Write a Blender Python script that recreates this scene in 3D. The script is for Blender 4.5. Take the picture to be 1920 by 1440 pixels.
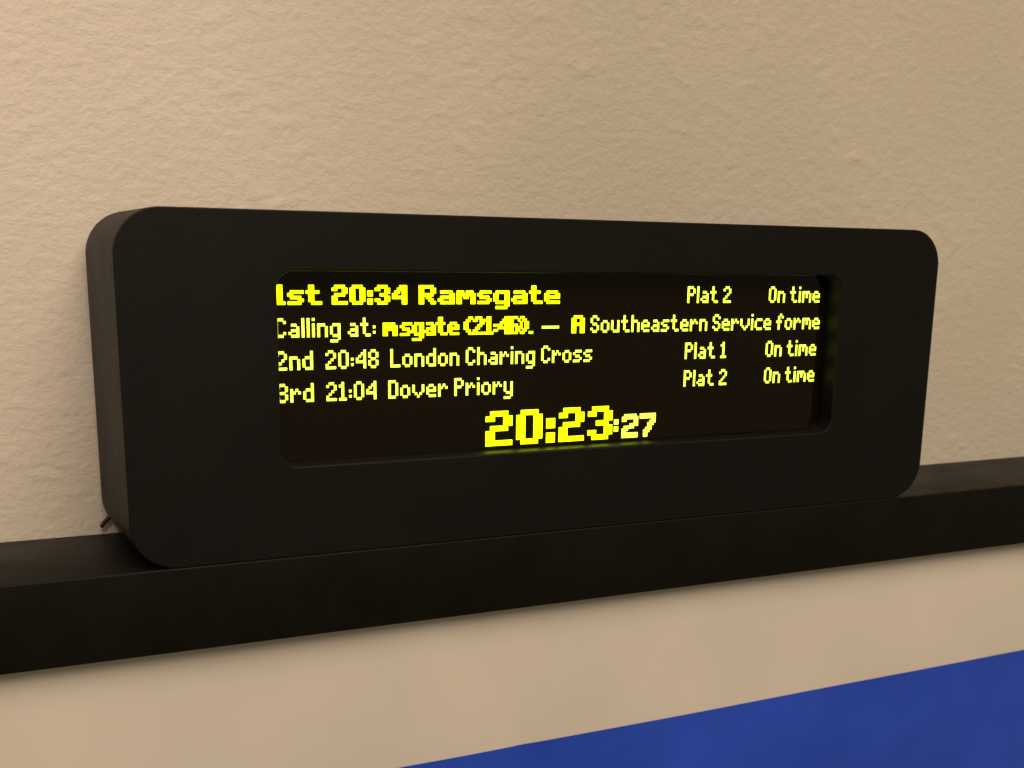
import bpy, bmesh, math
import numpy as np
from mathutils import Matrix, Vector

for o in list(bpy.data.objects):
    bpy.data.objects.remove(o, do_unlink=True)
S = bpy.context.scene
COL = S.collection
MM = 0.001

# ------------------------------------------------------------------ camera
CAM_R = Vector((0.890720, -0.454336, 0.013997))
CAM_U = Vector((0.094147, 0.214523, 0.972171))
CAM_F = Vector((0.444695, 0.864614, -0.233855))
F_PX, PPX, PPY = 2280.58, 971.21, 1033.87
cd = bpy.data.cameras.new('camera')
cam = bpy.data.objects.new('camera', cd)
COL.objects.link(cam)
m = Matrix((CAM_R, CAM_U, -CAM_F)).transposed().to_4x4()
m.translation = Vector((-20.838007, -130.412545, 33.170838)) * MM
cam.matrix_world = m
cd.sensor_fit = 'HORIZONTAL'
cd.sensor_width = 36.0
cd.lens = F_PX / 1920 * 36
cd.shift_x = (960 - PPX) / 1920
cd.shift_y = (PPY - 720) / 1920
cd.clip_start = 0.005
cd.clip_end = 50
cd.dof.use_dof = True
cd.dof.focus_distance = 0.148
cd.dof.aperture_fstop = 60.0
S.camera = cam

# ------------------------------------------------------------------ light
w = bpy.data.worlds.new('World')
S.world = w
w.use_nodes = True
bg = w.node_tree.nodes['Background']
bg.inputs[0].default_value = (1.0, 0.80, 0.50, 1)
bg.inputs[1].default_value = 0.15

def area(name, loc, target, size, power, color):
    ld = bpy.data.lights.new(name, 'AREA')
    ld.shape = 'DISK'
    ld.size = size
    ld.energy = power
    ld.color = color
    o = bpy.data.objects.new(name, ld)
    COL.objects.link(o)
    o.location = loc
    o.rotation_euler = (Vector(target) - Vector(loc)).to_track_quat('-Z', 'Y').to_euler()
    return o

WARM = (1.0, 0.79, 0.60)
area('ceiling_lamp', (0.12, -1.05, 1.10), (0.05, 0.0, 0.0), 1.25, 20.5, WARM)
# shaded lamp whose soft pool of light ends across the upper left of the wall
sl = bpy.data.lights.new('shaded_lamp', 'SPOT')
sl.energy = 21.0
sl.color = (1.0, 0.74, 0.66)
sl.spot_size = math.radians(5.0)
sl.spot_blend = 0.5
sl.shadow_soft_size = 0.03
so = bpy.data.objects.new('shaded_lamp', sl)
COL.objects.link(so)
so.location = (-0.40, -0.95, 0.75)
so.rotation_euler = (Vector((-0.014, 0.021, 0.062)) - so.location).to_track_quat('-Z', 'Y').to_euler()
area('side_lamp', (-1.1, -0.25, 0.25), (0.05, 0.0, 0.0), 0.35, 1.6, WARM)

S.view_settings.view_transform = 'Standard'
S.view_settings.look = 'None'
S.view_settings.exposure = 0
S.view_settings.gamma = 1
S.render.engine = 'CYCLES'

# ------------------------------------------------------------------ helpers
def mat(name):
    mt = bpy.data.materials.new(name)
    mt.use_nodes = True
    nt = mt.node_tree
    return mt, nt, nt.nodes['Principled BSDF']

def node(nt, typ, **kw):
    n = nt.nodes.new(typ)
    for k, v in kw.items():
        if k.startswith('i_'):
            n.inputs[k[2:].replace('_', ' ')].default_value = v
        else:
            setattr(n, k, v)
    return n

def ramp(nt, src, stops):
    r = nt.nodes.new('ShaderNodeValToRGB')
    el = r.color_ramp.elements
    while len(el) < len(stops):
        el.new(0.5)
    for e, (p, c) in zip(el, stops):
        e.position = p
        e.color = (c, c, c, 1) if isinstance(c, (int, float)) else (*c, 1)
    nt.links.new(src, r.inputs[0])
    return r.outputs[0]

def coords(nt, scale=(1, 1, 1), rot=(0, 0, 0)):
    tc = nt.nodes.new('ShaderNodeTexCoord')
    mp = nt.nodes.new('ShaderNodeMapping')
    mp.inputs['Scale'].default_value = scale
    mp.inputs['Rotation'].default_value = rot
    nt.links.new(tc.outputs['Object'], mp.inputs[0])
    return mp.outputs[0]

def obj(name, verts, faces, material, parent=None, smooth=None, label=None):
    me = bpy.data.meshes.new(name)
    me.from_pydata([tuple(Vector(v) * MM) for v in verts], [], faces)
    bm = bmesh.new(); bm.from_mesh(me)
    bmesh.ops.recalc_face_normals(bm, faces=bm.faces)
    bm.to_mesh(me); bm.free()
    if smooth is not None:
        me.polygons.foreach_set('use_smooth', [True] * len(me.polygons))
        me.set_sharp_from_angle(angle=math.radians(smooth))
    me.materials.append(material)
    o = bpy.data.objects.new(name, me)
    COL.objects.link(o)
    if parent:
        o.parent = parent
    if label:
        o['label'] = label
    return o

def empty(name, label, cat, loc=(0, 0, 0)):
    o = bpy.data.objects.new(name, None)
    o.empty_display_size = 0.02
    COL.objects.link(o)
    o.location = Vector(loc) * MM
    o['label'] = label
    o['category'] = cat
    return o

# ------------------------------------------------------------------ materials
# painted plaster wall
M_wall, nt, b = mat('painted_plaster')
L = nt.links.new
c1 = coords(nt, (1, 1, 1))
cstr = coords(nt, (0.75, 1, 1.15), (0, math.radians(28), 0))
n1 = node(nt, 'ShaderNodeTexNoise', i_Scale=680.0, i_Detail=6.0, i_Roughness=0.68, i_Distortion=0.25)
n2 = node(nt, 'ShaderNodeTexNoise', i_Scale=310.0, i_Detail=6.0, i_Roughness=0.6, i_Distortion=0.5)
n2.noise_type = 'RIDGED_MULTIFRACTAL'
n2.normalize = True
n3 = node(nt, 'ShaderNodeTexNoise', i_Scale=38.0, i_Detail=2.0, i_Roughness=0.5)
n4 = node(nt, 'ShaderNodeTexNoise', i_Scale=1300.0, i_Detail=2.0, i_Roughness=0.5)
for n in (n1, n2):
    L(cstr, n.inputs['Vector'])
for n in (n3, n4):
    L(c1, n.inputs['Vector'])
mask = ramp(nt, n3.outputs[0], [(0.40, 0.12), (0.60, 1.0)])
mu = node(nt, 'ShaderNodeMath', operation='MULTIPLY'); L(n2.outputs[0], mu.inputs[0]); L(mask, mu.inputs[1])
a1 = node(nt, 'ShaderNodeMath', operation='MULTIPLY_ADD'); L(mu.outputs[0], a1.inputs[0]); a1.inputs[1].default_value = 0.95; L(n1.outputs[0], a1.inputs[2])
n5 = node(nt, 'ShaderNodeTexNoise', i_Scale=230.0, i_Detail=4.0, i_Roughness=0.7, i_Distortion=0.35)
n5.noise_type = 'RIDGED_MULTIFRACTAL'
n5.normalize = True
mp5 = nt.nodes.new('ShaderNodeMapping'); mp5.inputs['Location'].default_value = (0.3, 0.1, 0.7)
L(cstr, mp5.inputs[0]); L(mp5.outputs[0], n5.inputs['Vector'])
crease = ramp(nt, n5.outputs[0], [(0.60, 0.0), (0.74, 1.0)])
mc = node(nt, 'ShaderNodeMath', operation='MULTIPLY'); L(crease, mc.inputs[0]); L(mask, mc.inputs[1])
a15 = node(nt, 'ShaderNodeMath', operation='MULTIPLY_ADD'); L(mc.outputs[0], a15.inputs[0]); a15.inputs[1].default_value = 0.40; L(a1.outputs[0], a15.inputs[2])
a2 = node(nt, 'ShaderNodeMath', operation='MULTIPLY_ADD'); L(n4.outputs[0], a2.inputs[0]); a2.inputs[1].default_value = 0.35; L(a15.outputs[0], a2.inputs[2])
bp = node(nt, 'ShaderNodeBump', i_Strength=0.55, i_Distance=0.00034)
L(a2.outputs[0], bp.inputs['Height']); L(bp.outputs[0], b.inputs['Normal'])
cc = ramp(nt, n3.outputs[0], [(0.3, (0.615, 0.580, 0.485)), (0.7, (0.655, 0.61, 0.525))])
L(cc, b.inputs['Base Color'])
b.inputs['Roughness'].default_value = 0.55
b.inputs['Specular IOR Level'].default_value = 0.35

# matt black printed plastic
M_case, nt, b = mat('black_printed_plastic')
L = nt.links.new
cf = coords(nt, (1, 1, 1), (0, math.radians(45), 0))
wv = node(nt, 'ShaderNodeTexWave', i_Scale=390.0, i_Distortion=0.6, i_Detail=1.0)
wv.inputs['Detail Scale'].default_value = 0.4
L(cf, wv.inputs['Vector'])
nz = node(nt, 'ShaderNodeTexNoise', i_Scale=700.0, i_Detail=4.0)
c0 = coords(nt)
L(c0, nz.inputs['Vector'])
ad = node(nt, 'ShaderNodeMath', operation='MULTIPLY_ADD'); L(wv.outputs['Fac'], ad.inputs[0]); ad.inputs[1].default_value = 0.35; L(nz.outputs[0], ad.inputs[2])
bp = node(nt, 'ShaderNodeBump', i_Strength=0.35, i_Distance=0.00006)
L(ad.outputs[0], bp.inputs['Height']); L(bp.outputs[0], b.inputs['Normal'])
nb = node(nt, 'ShaderNodeTexNoise', i_Scale=60.0, i_Detail=5.0, i_Roughness=0.6)
L(c0, nb.inputs['Vector'])
nr = node(nt, 'ShaderNodeTexNoise', i_Scale=110.0, i_Detail=6.0, i_Roughness=0.7, i_Distortion=0.5)
L(c0, nr.inputs['Vector'])
L(ramp(nt, nr.outputs[0], [(0.35, 0.52), (0.68, 0.60)]), b.inputs['Roughness'])
L(ramp(nt, nb.outputs[0], [(0.3, (0.0038, 0.0042, 0.0036)), (0.7, (0.0056, 0.0060, 0.0050))]), b.inputs['Base Color'])
b.inputs['Roughness'].default_value = 0.56
b.inputs['Specular IOR Level'].default_value = 0.20

# black frame
M_frame, nt, b = mat('black_painted_wood')
L = nt.links.new
c0 = coords(nt, (0.08, 1, 1))
nz = node(nt, 'ShaderNodeTexNoise', i_Scale=900.0, i_Detail=4.0)
L(c0, nz.inputs['Vector'])
bp = node(nt, 'ShaderNodeBump', i_Strength=0.3, i_Distance=0.00004)
L(nz.outputs[0], bp.inputs['Height']); L(bp.outputs[0], b.inputs['Normal'])
c9 = coords(nt)
nr = node(nt, 'ShaderNodeTexNoise', i_Scale=95.0, i_Detail=6.0, i_Roughness=0.7)
L(c9, nr.inputs['Vector'])
L(ramp(nt, nr.outputs[0], [(0.3, (0.0036, 0.0036, 0.0026)), (0.72, (0.0064, 0.0060, 0.0042))]), b.inputs['Base Color'])
L(ramp(nt, nr.outputs[0], [(0.35, 0.47), (0.68, 0.64)]), b.inputs['Roughness'])
b.inputs['Roughness'].default_value = 0.55
b.inputs['Specular IOR Level'].default_value = 0.17

# paper and blue print
def paper(name, ca, cb, rough, spec):
    M, nt, b = mat(name)
    L = nt.links.new
    c0 = coords(nt)
    n = node(nt, 'ShaderNodeTexNoise', i_Scale=45.0, i_Detail=4.0, i_Roughness=0.6)
    L(c0, n.inputs['Vector'])
    L(ramp(nt, n.outputs[0], [(0.3, ca), (0.7, cb)]), b.inputs['Base Color'])
    nf = node(nt, 'ShaderNodeTexNoise', i_Scale=1500.0, i_Detail=3.0)
    L(c0, nf.inputs['Vector'])
    bp = node(nt, 'ShaderNodeBump', i_Strength=0.15, i_Distance=0.00005)
    L(nf.outputs[0], bp.inputs['Height']); L(bp.outputs[0], b.inputs['Normal'])
    b.inputs['Roughness'].default_value = rough
    b.inputs['Specular IOR Level'].default_value = spec
    return M
M_paper = paper('white_poster_paper', (0.735, 0.695, 0.625), (0.80, 0.755, 0.68), 0.6, 0.3)
M_blue = paper('blue_printed_ink', (0.016, 0.070, 0.58), (0.030, 0.100, 0.76), 0.42, 0.25)

def clear(name, gloss_rough, ior):
    M = bpy.data.materials.new(name)
    M.use_nodes = True
    nt = M.node_tree
    nt.nodes.clear()
    out = nt.nodes.new('ShaderNodeOutputMaterial')
    mx = nt.nodes.new('ShaderNodeMixShader')
    tr = nt.nodes.new('ShaderNodeBsdfTransparent')
    gl = nt.nodes.new('ShaderNodeBsdfGlossy')
    gl.inputs['Roughness'].default_value = gloss_rough
    lw = nt.nodes.new('ShaderNodeLayerWeight')
    pw = nt.nodes.new('ShaderNodeMath'); pw.operation = 'POWER'; pw.inputs[1].default_value = 5.0
    fr = nt.nodes.new('ShaderNodeMath'); fr.operation = 'MULTIPLY_ADD'
    r0 = ((ior - 1) / (ior + 1)) ** 2
    fr.inputs[1].default_value = 1 - r0; fr.inputs[2].default_value = r0
    nt.links.new(lw.outputs['Facing'], pw.inputs[0]); nt.links.new(pw.outputs[0], fr.inputs[0])
    nt.links.new(fr.outputs[0], mx.inputs[0])
    nt.links.new(tr.outputs[0], mx.inputs[1])
    nt.links.new(gl.outputs[0], mx.inputs[2])
    nt.links.new(mx.outputs[0], out.inputs[0])
    return M
M_glass = clear('display_cover_glass', 0.03, 1.5)
M_glazing = clear('picture_glazing', 0.12, 1.45)

M_panel, nt, b = mat('black_display_panel')
b.inputs['Base Color'].default_value = (0.0075, 0.0042, 0.0014, 1)
b.inputs['Roughness'].default_value = 0.5
b.inputs['Specular IOR Level'].default_value = 0.0
M_cable, nt, b = mat('dark_wire')
b.inputs['Base Color'].default_value = (0.012, 0.006, 0.007, 1)
b.inputs['Roughness'].default_value = 0.4

def emit(name, col, strength):
    M, nt, b = mat(name)
    b.inputs['Base Color'].default_value = (0.01, 0.01, 0.01, 1)
    b.inputs['Emission Color'].default_value = (*col, 1)
    b.inputs['Emission Strength'].default_value = strength
    b.inputs['Specular IOR Level'].default_value = 0.1
    return M
M_bold = emit('lit_pixels_bright', (0.74, 1.0, 0.0), 3.3)
M_thin = emit('lit_pixels_pale', (0.80, 1.0, 0.05), 2.9)

# ------------------------------------------------------------------ dimensions (mm): device front lies in y=0, frame top in z=0
W, H, D = 112.52, 37.86, 19.0
WALL_Y, RAIL_H = 20.88, 9.53
OX0, OX1, OZ0, OZ1 = 16.77, 95.05, 10.31, 31.55
SX, SZ, SY, P = 17.23, 30.32, 2.816, 0.3
GLASS_Y = 2.3

# ------------------------------------------------------------------ wall
wall = obj('wall', [(-900, WALL_Y, -900), (1100, WALL_Y, -900), (1100, WALL_Y, 1100), (-900, WALL_Y, 1100)], [(0, 1, 2, 3)], M_wall)
wall['kind'] = 'structure'

# ------------------------------------------------------------------ picture frame
FX0, FX1, FZ1 = -210.0, 390.0, -420.0
pf = empty('picture_frame', 'black framed poster with white border and blue field under the display', 'picture frame', (0, 0, 0))

def rail(pts_outer, pts_inner, y0, y1, bev=0.35):
    """mitred rail: outer edge pair and inner edge pair in x,z."""
    (ax, az), (bx, bz) = pts_outer
    (cx, cz), (dx, dz) = pts_inner
    quad = [(ax, az), (bx, bz), (dx, dz), (cx, cz)]
    v = [(x, y1, z) for x, z in quad] + [(x, y0, z) for x, z in quad]
    f = [(0, 1, 2, 3), (7, 6, 5, 4), (0, 4, 5, 1), (1, 5, 6, 2), (2, 6, 7, 3), (3, 7, 4, 0)]
    return v, f

def add_rail(name, po, pi):
    v, f = rail(po, pi, 0.0, WALL_Y - 0.06)
    o = obj(name, v, f, M_frame, pf)
    bm = bmesh.new(); bm.from_mesh(o.data)
    bmesh.ops.bevel(bm, geom=list(bm.edges), offset=0.22 * MM, segments=3, profile=0.5, affect='EDGES')
    bm.to_mesh(o.data); bm.free()
    o.data.polygons.foreach_set('use_smooth', [True] * len(o.data.polygons))
    o.data.set_sharp_from_angle(angle=math.radians(40))
    return o
h = RAIL_H
o1, o2, o3, o4 = (FX0, 0), (FX1, 0), (FX1, FZ1), (FX0, FZ1)
i1, i2, i3, i4 = (FX0 + h, -h), (FX1 - h, -h), (FX1 - h, FZ1 + h), (FX0 + h, FZ1 + h)
add_rail('frame_rail', (o1, o2), (i1, i2))
add_rail('frame_rail', (o2, o3), (i2, i3))
add_rail('frame_rail', (o3, o4), (i3, i4))
add_rail('frame_rail', (o4, o1), (i4, i1))

# poster paper: slightly cockled sheet
POSTER_Y = 2.5
def wave(x, z):
    y = 0.10 * math.sin(x * 0.055 + z * 0.02 + 1.0) + 0.06 * math.sin(x * 0.13 - z * 0.05)
    # a soft vertical crease below the display
    xc = 44.2 + (-z - 17) * 0.385
    d = (x - xc)
    y += 0.15 * math.exp(-(d / 1.4) ** 2) * (0.35 + 0.65 / (1 + math.exp((z + 19) / 2.5)))
    y -= 0.12 * math.exp(-((d + 9) / 6) ** 2)
    return y
def sheet(name, x0, x1, z0, z1, off, material, dx=2.0):
    # finer grid in the region the camera sees
    xs = [x0] + [x for x in np.arange(-40, 180, 1.5) if x0 < x < x1] + [x1]
    zs = [z0] + [z for z in np.arange(-70, 0, 1.5) if z0 < z < z1] + [z1]
    v = [(x, POSTER_Y + off + wave(x, z), z) for z in zs for x in xs]
    if off:   # the printed field sits a touch askew on the sheet
        v = [(x, y, z + 0.0035 * max(-40, min(180, x - 90)) * (z == z1)) for x, y, z in v]
    n = len(xs)
    f = [(j * n + i, j * n + i + 1, (j + 1) * n + i + 1, (j + 1) * n + i) for j in range(len(zs) - 1) for i in range(n - 1)]
    return obj(name, v, f, material, pf, smooth=60)
sheet('poster', FX0 + h - 2, FX1 - h + 2, FZ1 + h - 2, -h + 2, 0.0, M_paper)
sheet('blue_panel', FX0 + h + 18, FX1 - h - 18, FZ1 + h + 18, -28.93, -0.12, M_blue)
obj('glazing', [(FX0 + h - 2, 1.7, FZ1 + h - 2), (FX1 - h + 2, 1.7, FZ1 + h - 2), (FX1 - h + 2, 1.7, -h + 2), (FX0 + h - 2, 1.7, -h + 2)], [(0, 1, 2, 3)], M_glazing, pf)

# ------------------------------------------------------------------ departure display
dev = empty('departure_display', 'small black train departure display standing on the picture frame', 'display', (0, 0, 0))

def rrect(x0, x1, z0, z1, r, n=14):
    pts = []
    for cx, cz, a0 in ((x1 - r, z1 - r, 0), (x0 + r, z1 - r, 90), (x0 + r, z0 + r, 180), (x1 - r, z0 + r, 270)):
        for k in range(n + 1):
            a = math.radians(a0 + 90 * k / n)
            pts.append((cx + r * math.cos(a), cz + r * math.sin(a)))
    return pts

def loft(rings, cap_first=False, cap_last=False):
    v, f = [], []
    for pts, y in rings:
        v += [(x, y, z) for x, z in pts]
    n = len(rings[0][0])
    for k in range(len(rings) - 1):
        for i in range(n):
            j = (i + 1) % n
            f.append((k * n + i, k * n + j, (k + 1) * n + j, (k + 1) * n + i))
    if cap_first:
        f.append(tuple(range(n)))
    if cap_last:
        f.append(tuple((len(rings) - 1) * n + i for i in range(n)))
    return v, f

def out(d, z0=0.0):
    return rrect(d, W - d, z0 + d, H - d, max(5.0 - d, 0.2))
def opn(d):
    return rrect(OX0 - d, OX1 + d, OZ0 - d, OZ1 + d, 1.9 + d)
Z0 = 0.03
v, f = loft([(out(0.5, Z0), D), (out(0.15, Z0), D - 0.12), (out(0, Z0), D - 0.45), (out(0, Z0), 0.14), (out(0.04, Z0), 0.05), (out(0.13, Z0), 0.02),
             (opn(0.22), 0.02), (opn(0.08), 0.07), (opn(0), 0.22), (opn(0), 3.3)], cap_first=True)
obj('case', v, f, M_case, dev, smooth=10)

scr = obj('screen', [(OX0 - 2, 2.92, OZ0 - 2), (OX1 + 2, 2.92, OZ0 - 2), (OX1 + 2, 2.92, OZ1 + 2), (OX0 - 2, 2.92, OZ1 + 2)], [(0, 1, 2, 3)], M_panel, dev)
obj('cover_glass', [(OX0 - 0.03, GLASS_Y, OZ0 - 0.03), (OX1 + 0.03, GLASS_Y, OZ0 - 0.03), (OX1 + 0.03, GLASS_Y, OZ1 + 0.03), (OX0 - 0.03, GLASS_Y, OZ1 + 0.03)], [(0, 1, 2, 3)], M_glass, scr)

# wire end sticking out behind the lower left corner
def tube(path, rad, seg=12):
    v, f = [], []
    n = len(path)
    for i, p in enumerate(path):
        p = Vector(p)
        t = (Vector(path[min(i + 1, n - 1)]) - Vector(path[max(i - 1, 0)])).normalized()
        a = t.cross(Vector((0, 1, 0))).normalized(); bb = t.cross(a)
        r = rad if i < n - 2 else (rad * 0.9 if i == n - 2 else rad * 0.45)
        for k in range(seg):
            an = 2 * math.pi * k / seg
            v.append(tuple(p + a * r * math.cos(an) + bb * r * math.sin(an)))
    for i in range(n - 1):
        for k in range(seg):
            j = (k + 1) % seg
            f.append((i * seg + k, i * seg + j, (i + 1) * seg + j, (i + 1) * seg + k))
    f.append(tuple(range(seg))); f.append(tuple((n - 1) * seg + k for k in range(seg)))
    return v, f
path = [(8, 19.6, 4.6), (5, 19.7, 4.2), (3, 19.8, 3.5), (1.7, 19.85, 2.75), (0.9, 19.85, 2.15), (0.35, 19.85, 1.62), (0.05, 19.85, 1.25), (-0.08, 19.85, 1.08), (-0.14, 19.85, 0.98)]
v, f = tube(path, 0.27)
obj('wire', v, f, M_cable, dev, smooth=50, label='thin dark wire end poking out at the lower left back corner')

# ------------------------------------------------------------------ lit dot-matrix text
REG = {
 'C': '.##. #..# #... #... #... #..# .##.', 'O': '.##. #..# #..# #..# #..# #..# .##.', '0': '.##. #..# #..# #..# #..# #..# .##.',
 '2': '.##. #..# ...# ..#. .#.. #... ####', '3': '.##. #..# ...# .##. ...# #..# .##.', '1': '.#. ##. .#. .#. .#. .#. ###',
 '4': '...# ..## .#.# #..# #### ...# ...#', '8': '.##. #..# #..# .##. #..# #..# .##.', '6': '.##. #... #... ###. #..# #..# .##.',
 'L': '#... #... #... #... #... #... ####', 'D': '###. #..# #..# #..# #..# #..# ###.', 'P': '###. #..# #..# ###. #... #... #...',
 'S': '.##. #..# #... .##. ...# #..# .##.', 'A': '.###. #...# #...# ##### #...# #...# #...#',
 'a': '.... .... .##. ...# .### #..# .###', 'n': '.... .... ###. #..# #..# #..# #..#', 'd': '...# ...# .### #..# #..# #..# .###',
 'o': '.... .... .##. #..# #..# #..# .##.', 'l': '# # # # # # #', 'i': '# . # # # # #', 'g': '.... .... .### #..# #..# #..# .### ...# ###.',
 't': '.#.. .#.. ###. .#.. .#.. .#.. ..##', 'h': '#... #... ###. #..# #..# #..# #..#', 'e': '.... .... .##. #..# #### #... .###',
 's': '.... .... .### #... .##. ...# ###.', 'r': '.... .... #.#. ##.# #... #... #...', 'v': '..... ..... #...# #...# #...# .#.#. ..#..',
 'y': '.... .... #..# #..# #..# #..# .### ...# ###.', 'u': '.... .... #..# #..# #..# #..# .###', 'm': '..... ..... ####. #.#.# #.#.# #...# #...#',
 'c': '.... .... .### #... #... #... .###', 'f': '..#. .#.# .#.. ###. .#.. .#.. .#..', '(': '..# .#. #.. #.. #.. .#. ..#', ')': '#.. .#. ..# ..# ..# .#. #..',
 ':': '. . . # . # .', '.': '. . . . . . #', '-': '........ ........ ........ ........ ######## ........ ........', ' ': '. . . . . . .',
}
BOLD = {
 '1': '.##. ###. .##. .##. .##. .##. ####', 's': '...... ...... .##### ##.... .####. ....## #####.', 't': '.##... .##... #####. .##... .##... .##... ..####',
 '2': '.####. ##..## ....## .####. ##.... ##.... ######', '0': '.####. ##..## ##..## ##..## ##..## ##..## .####.',
 ':': '.. .. ## ## .. ## ##', '3': '.####. ##..## ....## ..###. ....## ##..## .####.', '4': '...### ..#### .##.## ##..## ###### ....## ....##',
 'R': '######. ##...## ##...## ######. ##.##.. ##..##. ##...##', 'a': '....... ....... .#####. .....## .###### ##...## .######',
 'm': '........ ........ ###.###. ######## ##.##.## ##....## ##....##', 'g': '....... ....... .###### ##...## ##...## ##...## .###### .....## .#####.',
 'e': '....... ....... .#####. ##...## ####### ##..... .######', ' ': '... ... ... ... ... ... ...',
}
SEC = {
 ':': '.. .. ## ## .. ## ## .. .. ..',
 '2': '.######. ######## ##....## ......## ....#### .#####.. ###..... ##...... ######## ########',
 '7': '######## ######## ......## .....### ....###. ....##.. ...###.. ..###... ..##.... ..##....',
}
def place(pix, font, text, x, row, k=1, ghost=(0,)):
    for ch in text:
        rows = font[ch].split()
        wd = len(rows[0])
        for j, rw in enumerate(rows):
            for i, c in enumerate(rw):
                if c == '#':
                    for g in ghost:
                        for a in range(k):
                            for bb in range(k):
                                pix.add((x + (i * k + a) + g, row + j * k + bb))
        x += (wd + 1) * k if ch != ' ' else wd + 1
    return x
def text_mesh(name, pix, material, glow, label=None, sub=10):
    """one mesh of merged runs: each lit pixel spreads by `glow` with round corners"""
    xs = [p[0] for p in pix]; ys = [p[1] for p in pix]
    x0, y0 = min(xs) - 1, min(ys) - 1
    gw, gh = (max(xs) + 2 - x0) * sub, (max(ys) + 2 - y0) * sub
    g = np.zeros((gh, gw), bool)
    ext = int(math.ceil(glow * sub))
    n = sub + 2 * ext
    t = (np.arange(n) + 0.5) / sub - ext / sub
    dd = np.maximum(0, np.maximum(-t, t - 1))
    st = (dd[None, :] ** 2 + dd[:, None] ** 2) <= max(glow, 1e-6) ** 2
    for (px, py) in pix:
        a = (py - y0) * sub - ext; c = (px - x0) * sub - ext
        g[a:a + n, c:c + n] |= st
    v, f = [], []
    open_runs = {}
    def flush(run, ya, yb):
        xa, xb = run
        X0 = SX + (x0 + xa / sub) * P; X1 = SX + (x0 + xb / sub) * P
        Za = SZ - (y0 + ya / sub) * P; Zb = SZ - (y0 + yb / sub) * P
        k = len(v)
        v.extend([(X0, SY, Zb), (X1, SY, Zb), (X1, SY, Za), (X0, SY, Za)])
        f.append((k, k + 1, k + 2, k + 3))
    for y in range(gh + 1):
        runs = set()
        if y < gh:
            d = np.diff(np.concatenate(([0], g[y].astype(np.int8), [0])))
            runs = set(zip(np.where(d == 1)[0].tolist(), np.where(d == -1)[0].tolist()))
        for r in list(open_runs):
            if r not in runs:
                flush(r, open_runs.pop(r), y)
        for r in runs:
            open_runs.setdefault(r, y)
    return obj(name, v, f, material, scr, label=label)

GB, GT = 0.05, 0.03
def words(items, material, glow, font=REG):
    for name, text, x, row, label in items:
        p = set()
        place(p, font, text, x, row)
        text_mesh(name, p, material, glow, label=label)
words([('order_text', '1st', 0, 1, 'bold yellow 1st, cut off at the left edge'), ('time_text', '20:34', 22, 1, 'bold yellow time 20:34'),
       ('destination_text', 'Ramsgate', 57, 1, 'bold yellow destination Ramsgate')], M_bold, GB, BOLD)
words([('calling_text', 'Calling at:', 0, 13, 'pale yellow heading Calling at'), ('dash_text', '-', 111, 13, None),
       ('calling_text', 'Southeastern Service forme', 134, 13, 'pale yellow words Southeastern Service forme'),
       ('order_text', '2nd', 0, 25, 'pale yellow 2nd'), ('time_text', '20:48', 19, 25, 'pale yellow time 20:48'),
       ('destination_text', 'London Charing Cross', 45, 25, 'pale yellow destination London Charing Cross'),
       ('order_text', '3rd', 0, 37, 'pale yellow 3rd'), ('time_text', '21:04', 19, 37, 'pale yellow time 21:04'),
       ('destination_text', 'Dover Priory', 44, 37, 'pale yellow destination Dover Priory')], M_thin, GT)
p = set(); place(p, REG, 'm', 42, 13, ghost=(0, 1)); place(p, REG, 'sgate', 49, 13, ghost=(0, 1))
text_mesh('calling_text', p, M_bold, 0.0, 'doubled smeared letters msgate')
p = set(); place(p, REG, '(21:46).', 76, 13, ghost=(0, 1)); place(p, REG, '6)', 96, 13, ghost=(-2,))
text_mesh('calling_text', p, M_bold, 0.0, 'doubled smeared time in brackets')
p = set(); place(p, REG, 'A', 125, 13, ghost=(0, 1))
text_mesh('calling_text', p, M_bold, 0.08, 'thick letter A')
for row, n in ((1, '2'), (25, '1'), (37, '2')):
    words([('platform_text', 'Plat ' + n, 182, row, None), ('status_text', 'On time', 226, row, None)], M_thin, GT)
p = set(); place(p, BOLD, '20:23', 86, 51, k=2)
text_mesh('clock_text', p, M_bold, 0.09, 'large bold clock digits 20:23')
p = set(); place(p, SEC, ':', 147, 55); place(p, SEC, '27', 151, 55)
text_mesh('seconds_text', p, M_thin, 0.10, 'smaller pale seconds digits 27')
